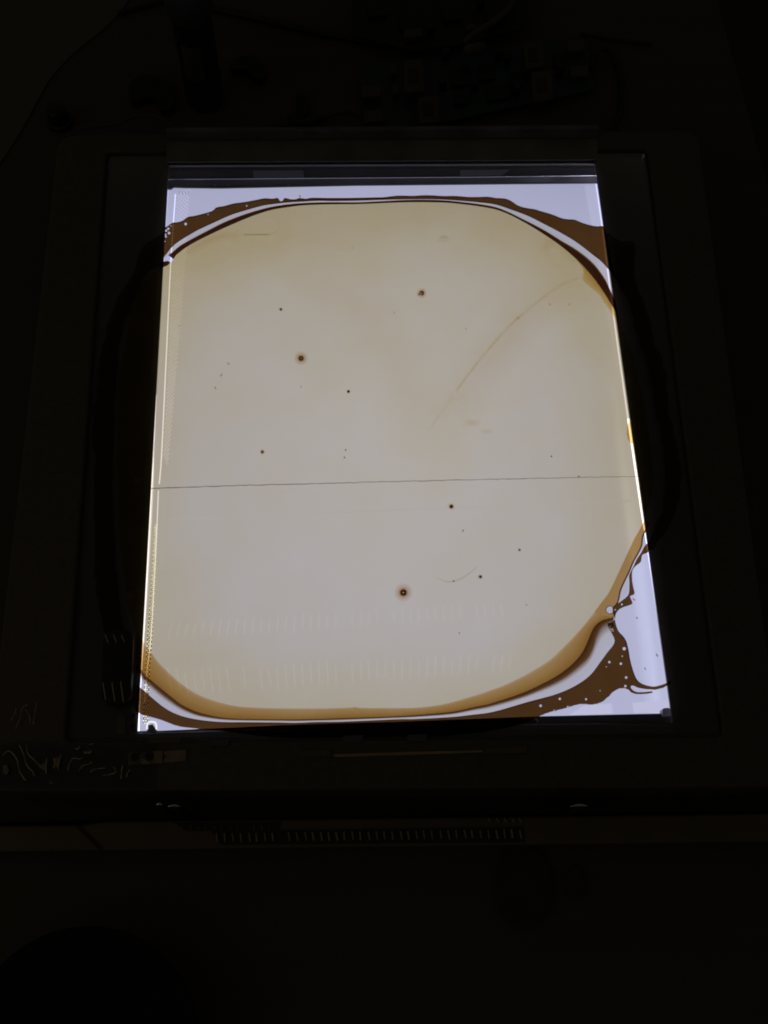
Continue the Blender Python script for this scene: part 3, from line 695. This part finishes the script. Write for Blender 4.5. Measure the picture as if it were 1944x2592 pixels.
# ================================================================ loose things on the monitor
cl = empty('dark_reflection', P(300, 1690, Z_PANE1), 'made-up black ribbed block standing for a reflection left of the glowing window', 'clip')
body = rounded(pxy([(262, 1598), (338, 1592), (330, 1780), (254, 1782)], .0545), 0.006, 6)  # block put in to stand for a dark reflection in the glass
link('body', prism([tuple(p) for p in body], gz + .0024, .0545), M['magnet'], cl, bevel=.0012)
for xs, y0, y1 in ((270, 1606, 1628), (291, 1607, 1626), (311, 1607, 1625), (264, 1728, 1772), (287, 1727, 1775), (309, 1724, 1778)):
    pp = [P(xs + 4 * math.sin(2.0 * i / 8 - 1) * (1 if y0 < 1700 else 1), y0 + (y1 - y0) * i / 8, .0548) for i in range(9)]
    link('rib_reflection', tube(pp, 0.00028, 6), M['crease_glint'], cl, smooth=True)

wrap = empty('plastic_film', P(180, 1950, Z_RIM), 'crumpled clear plastic film on the near left corner of the monitor', 'film')
base = []
n1, n2 = 26, 12
for j in range(n2 + 1):
    for i in range(n1 + 1):
        q = P(-10 + 400 * i / n1, 1882 + 118 * j / n2, Z_RIM + .001)
        base.append(q + Vector((0, 0, 0.0016 * max(0, mnoise.noise(Vector((i * .55, j * .8, 1.7)))))))
link('sheet', mesh(base, [(j * (n1 + 1) + i, (j + 1) * (n1 + 1) + i, (j + 1) * (n1 + 1) + i + 1, j * (n1 + 1) + i + 1) for j in range(n2) for i in range(n1)]), M['glass'], wrap, smooth=True)
sc_ = lambda l: [(x / 3.687, 1650 + y / 3.687) for x, y in l]
creases = [[(25,970),(70,925),(115,945),(160,1010),(175,1090),(205,1155),(240,1200)], [(180,870),(215,940),(240,1030),(270,1085),(300,1110),(325,1165)],
           [(245,870),(260,950),(300,990),(350,1040),(385,1085)], [(435,995),(432,1070),(428,1140)], [(570,955),(550,1030),(538,1105)], [(495,1000),(515,1010),(500,1085)],
           [(635,1110),(645,1050),(680,995),(740,1000),(775,985)], [(735,1110),(770,1065),(820,1050),(860,1030)], [(845,1125),(880,1095),(985,1085)],
           [(960,1155),(1060,1135),(1080,1110),(1060,1075)], [(1145,1060),(1135,1110),(1130,1185)], [(1215,1100),(1190,1130),(1180,1180)],
           [(700,895),(730,910),(745,880)], [(780,940),(840,945),(850,915)], [(830,865),(880,855)],
           [(145,720),(185,620),(205,530),(260,490)], [(235,540),(275,600),(280,680)], [(345,470),(325,570),(310,680)], [(100,640),(140,570),(150,520)]]
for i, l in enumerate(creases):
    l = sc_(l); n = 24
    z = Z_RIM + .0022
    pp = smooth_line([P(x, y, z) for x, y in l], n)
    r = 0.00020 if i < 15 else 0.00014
    link('crease_glint', tube(pp, [r * (0.5 + 0.9 * abs(math.sin(1.3 * i + 5 * k / n))) for k in range(n)], 6), M['crease_glint'], wrap, smooth=True)  # pale tubes paint the glints along the film's wrinkles
for l in ([(375,1060),(432,1030),(430,1110),(390,1095)], [(495,990),(560,985),(538,1080),(505,1070)], [(780,925),(845,925),(835,950),(785,955)], [(700,900),(740,895),(720,918)], [(25,1060),(60,1050),(85,1110),(60,1150),(30,1130)]):
    link('fold', prism([tuple(p) for p in pxy(sc_(l), Z_RIM + .0021)], Z_RIM + .0017, Z_RIM + .0021), M['steel'], wrap)

# ================================================================ things on the bench behind the monitor
T0 = 0.0
sh = [(-420, 520), (-40, 455), (0, 412), (60, 318), (118, 212), (160, 160), (205, 118), (262, 72), (312, 20), (345, -40), (330, -260), (-600, -260)]
o = link('paper_sheet', prism([tuple(p) for p in pxy([(p.x, p.y) for p in smooth_line([(x, y, 0) for x, y in sh[1:10]], 40)] + sh[10:] + [sh[0]], .0012)], .0004, .0012), M['paper'])
tag(o, 'pale sheet with a curved edge lying across the far left corner of the bench', 'sheet')

def slab(name, pts, h, mat, label, cat, group=None, n=40):
    closed = [(x, y, 0) for x, y in pts] + [(pts[0][0], pts[0][1], 0)]
    l = [(p.x, p.y) for p in smooth_line(closed, n)][:-1]
    o = link(name, prism([tuple(p) for p in pxy(l, h)], 0.0003, h), mat, bevel=.0008); tag(o, label, cat, group); return o
c1 = [(1078,770),(1090,700),(1140,650),(1220,625),(1300,630),(1380,660),(1440,720),(1465,800),(1455,870),(1410,915),(1360,915),(1335,890),(1325,840),(1280,812),(1220,815),(1170,838),(1120,845),(1090,825)]
c2 = [(605,540),(650,495),(720,470),(800,470),(860,500),(900,560),(905,610),(880,660),(835,668),(800,640),(765,600),(700,580),(620,575)]
c3 = [(1165,755),(1210,770),(1245,810),(1258,880),(1240,950),(1190,1020),(1120,1045),(1075,1030),(1085,985),(1130,950),(1160,900),(1170,850),(1160,800)]
k_ = 3.318
slab('curved_magnet', [(x / k_, y / k_) for x, y in c1], .007, M['magnet'], 'largest black kidney-shaped piece, left of the bottle', 'magnet', 'black curved pieces behind the monitor')
slab('curved_magnet', [(400 + x / k_, y / k_) for x, y in c2], .006, M['magnet'], 'black comma-shaped piece just right of the bottle', 'magnet', 'black curved pieces behind the monitor')
slab('curved_magnet', [(400 + x / k_, y / k_) for x, y in c3], .006, M['magnet'], 'black crescent piece above the blue probe, close to the monitor', 'magnet', 'black curved pieces behind the monitor')
p = P(154, 312, 0)
kn = empty('knob', p, 'small round black knob by the far left corner of the monitor', 'knob')
link('skirt', lathe(p, [(.0085, .0002), (.0088, .003), (.0078, .004)], 28), M['magnet'], kn, smooth=True)
link('grip', lathe(p, [(.0068, .0038), (.0064, .013), (.0052, .014)], 28), M['black'], kn, smooth=True)

# bottle standing upright
b0 = P(521, 255, 0)
bt = empty('bottle', b0, 'dark upright bottle with a blue-grey cap behind the monitor', 'bottle')
H = 0.078
link('body', lathe(b0, [(.0100, .0004), (.0122, .002), (.0126, .008), (.0126, H - .006), (.0120, H)], 40), M['black'], bt, smooth=True)
lab = []
for i in range(13):
    a = math.radians(-130 + 60 * i / 12)
    lab.append((b0.x + .01275 * math.cos(a), b0.y + .01275 * math.sin(a)))
v = [(x, y, .030) for x, y in lab] + [(x, y, .058) for x, y in lab]
link('label', mesh(v, [(i, i + 1, 14 + i, 13 + i) for i in range(12)]), M['label'], bt, smooth=True)
link('cap', lathe(b0, [(.0128, H - .001), (.0148, H), (.0150, H + .018), (.0135, H + .024), (.0128, H + .026)], 40), M['cap'], bt, smooth=True)

# circuit boards
bo = empty('circuit_board', P(1200, 210, 0), 'green circuit board with yellow coils and beige sockets behind the monitor', 'circuit board')
link('board', prism([tuple(p) for p in pxy([(909, 174), (1000, 152), (1490, 88), (1502, 226), (1300, 270), (1150, 303), (925, 334)], .006)], .0045, .006), M['pcb'], bo)
def block(root, name, x0, y0, x1, y1, h, mat, z=.006, lean=0.06):
    w_, h_ = x1 - x0, y1 - y0
    pts = [(x0, y0 + w_ * lean), (x1, y0 - w_ * lean), (x1 + h_ * .06, y1 - w_ * lean), (x0 + h_ * .06, y1 + w_ * lean)]
    return link(name, prism([tuple(p) for p in pxy(pts, z + h)], z, z + h), mat, root, bevel=.0006)
for a in ((1020, 150, 1070, 232), (1058, 243, 1108, 310), (1326, 105, 1374, 170), (1345, 178, 1396, 254)):
    t_ = block(bo, 'coil', *a, .010, M['coil'])
    cx_, cy_ = (a[0] + a[2]) / 2, (a[1] + a[3]) / 2
    link('winding', prism([tuple(p) for p in pxy([(cx_ - 12, cy_ - 16), (cx_ + 12, cy_ - 18), (cx_ + 14, cy_ + 14), (cx_ - 10, cy_ + 16)], .0166)], .0161, .0166), M['trench'], t_)
for a in ((916, 216, 963, 244), (921, 278, 970, 308), (1437, 100, 1480, 128), (1443, 166, 1490, 192), (985, 164, 1002, 184), (992, 215, 1008, 236)):
    block(bo, 'socket', *a, .006, M['socket'])
for a in ((1140, 170, 1190, 215), (1210, 160, 1250, 200), (1150, 235, 1185, 262), (1230, 215, 1290, 250), (1290, 180, 1325, 215), (1400, 130, 1428, 165)):
    block(bo, 'chip', *a, .003, M['chip'])
for px, py in ((1262, 150), (1282, 162), (1128, 150), (1120, 225), (1200, 228), (1305, 240), (1415, 190)):
    c_ = P(px, py, .006); link('capacitor', lathe(c_, [(.0028, 0), (.0028, .008), (.0024, .0085)], 16), M['chip'], bo, smooth=True)
b2 = empty('dark_circuit_board', P(1100, 40, 0), 'black circuit board partly hidden at the far edge, above the green one', 'circuit board')
link('board', prism([tuple(p) for p in pxy([(890, -30), (1340, -60), (1330, 70), (1180, 110), (1040, 128), (905, 92)], .012)], .0105, .012), M['pcb_dark'], b2)
for a in ((930, 10, 980, 40), (1010, 30, 1070, 70), (1120, 10, 1170, 50), (1230, 20, 1280, 50)): block(b2, 'chip', *a, .003, M['chip'], z=.012)
for a in ((1022, 70, 1070, 92), (1180, 60, 1204, 74)): block(b2, 'socket', *a, .005, M['coil'], z=.012)
for px, py in ((1090, 90), (1215, 20), (1245, 70)):
    c_ = P(px, py, .012); link('capacitor', lathe(c_, [(.0028, 0), (.0028, .008), (.0024, .0085)], 16), M['chip'], b2, smooth=True)
for q in ((985, -5), (1100, 20)): link('post', box(P(q[0], q[1], .0054), (.003, .003, .0108)), M['chip'], b2)
rb = [P(x, y, z) for x, y, z in ((1175, 108, .0195), (1205, 82, .021), (1250, 55, .021), (1290, 20, .020), (1312, -15, .020))]
o = link('ribbon_cable', tube(smooth_line(rb, 30), .0022, 8), M['socket'], smooth=True); tag(o, 'beige ribbon cable curving over the boards at the far edge', 'cable')
o = link('capsule', tube(smooth_line([P(1172, 130, .019), P(1210, 122, .019), P(1232, 119, .019)], 14), [.0005, .0025, .0035, .0038, .0040, .0040, .0040, .0040, .0040, .0040, .0038, .0033, .0022, .0004], 12), M['socket'], smooth=True)
tag(o, 'beige capsule-shaped part lying between the two circuit boards', 'component')

def cable(name, pts, r, mat, label, cat='cable', n=60):
    o = link(name, tube(smooth_line([P(x, y, z) for x, y, z in pts], n), r, 10), mat, smooth=True); tag(o, label, cat); return o
cable('loop_cable', [(1496, 172, .008), (1505, 140, .008), (1522, 124, .007), (1545, 130, .004), (1562, 165, .0025), (1572, 215, .0022), (1572, 270, .0022), (1562, 305, .0022), (1548, 328, .0022), (1540, 345, .0022)], .0019, M['cable'], 'black cable looping out right of the green circuit board')
cable('straight_cable', [(1470, 84, .0085), (1530, 98, .0035), (1580, 104, .0018), (1648, 111, .0015)], .0013, M['cable'], 'short black cable end pointing right above the loop')
cable('black_rod', [(520, 18, .0026), (640, 44, .0026), (780, 78, .0026), (900, 100, .0026), (985, 118, .0026)], .0024, M['cable'], 'long thin black rod lying between bottle and circuit boards', 'rod')
cable('black_stick', [(300, 34, .0022), (340, 22, .0022), (385, 11, .0022), (415, 2, .0022)], .0018, M['cable'], 'short black stick left of the bottle cap at the far edge', 'stick')
pr = empty('probe', P(740, 316, 0), 'dark blue tapered probe with a thin lead, touching the monitor back', 'probe')
pp = smooth_line([P(655, 332, .004), P(720, 318, .005), (P(780, 310, .005)), P(828, 296, .004)], 24)
link('handle', tube(pp, [.0010 + .0024 * math.sin(math.pi * min(i / 23 * .9 + .08, 1)) ** .7 for i in range(24)], 12), M['navy'], pr, smooth=True)
link('lead', tube(smooth_line([P(826, 297, .004), P(860, 287, .003), P(884, 285, .002), P(908, 292, .002), P(925, 303, .002)], 24), .0008, 8), M['navy'], pr, smooth=True)
cable('thin_wire', [(195, 326, .0008), (250, 318, .0008), (300, 312, .0008), (330, 298, .0010), (365, 291, .0010), (400, 296, .0010), (432, 315, .0008), (452, 334, .0008)], .0004, M['wire'], 'thin yellowish wire lying close behind the monitor, left of the bottle', 'wire')

# ================================================================ near the viewer
g0 = P(235, 2660, 0)
gb = empty('bowl', g0, 'dark green round bowl cut off by the near left corner', 'bowl')
link('shell', lathe(g0, [(.030, .0004), (.046, .012), (.054, .030), (.0555, .0305), (.0545, .031), (.050, .028), (.043, .013), (.028, .004)], 48), M['green'], gb, smooth=True)
link('foot', lathe(g0, [(.029, .0001), (.031, .0012), (.029, .0022)], 40), M['black'], gb, smooth=True)
def oval_patch(name, pts, label):  # thin dark oval slabs on the bench
    slab(name, pts, .0035, plain('dark_oval_tone', (.040, .036, .025), .9), label, 'pad', 'dark patches on the near bench', 30)
oval_patch('dark_oval', [(1258, 2230), (1275, 2165), (1320, 2140), (1370, 2160), (1398, 2230), (1390, 2300), (1350, 2345), (1290, 2335), (1262, 2290)], 'large dark oval patch on the bench in front of the monitor')
oval_patch('dark_oval', [(1432, 2230), (1445, 2195), (1470, 2200), (1478, 2240), (1470, 2275), (1445, 2270)], 'small dark oval patch right of the large one')
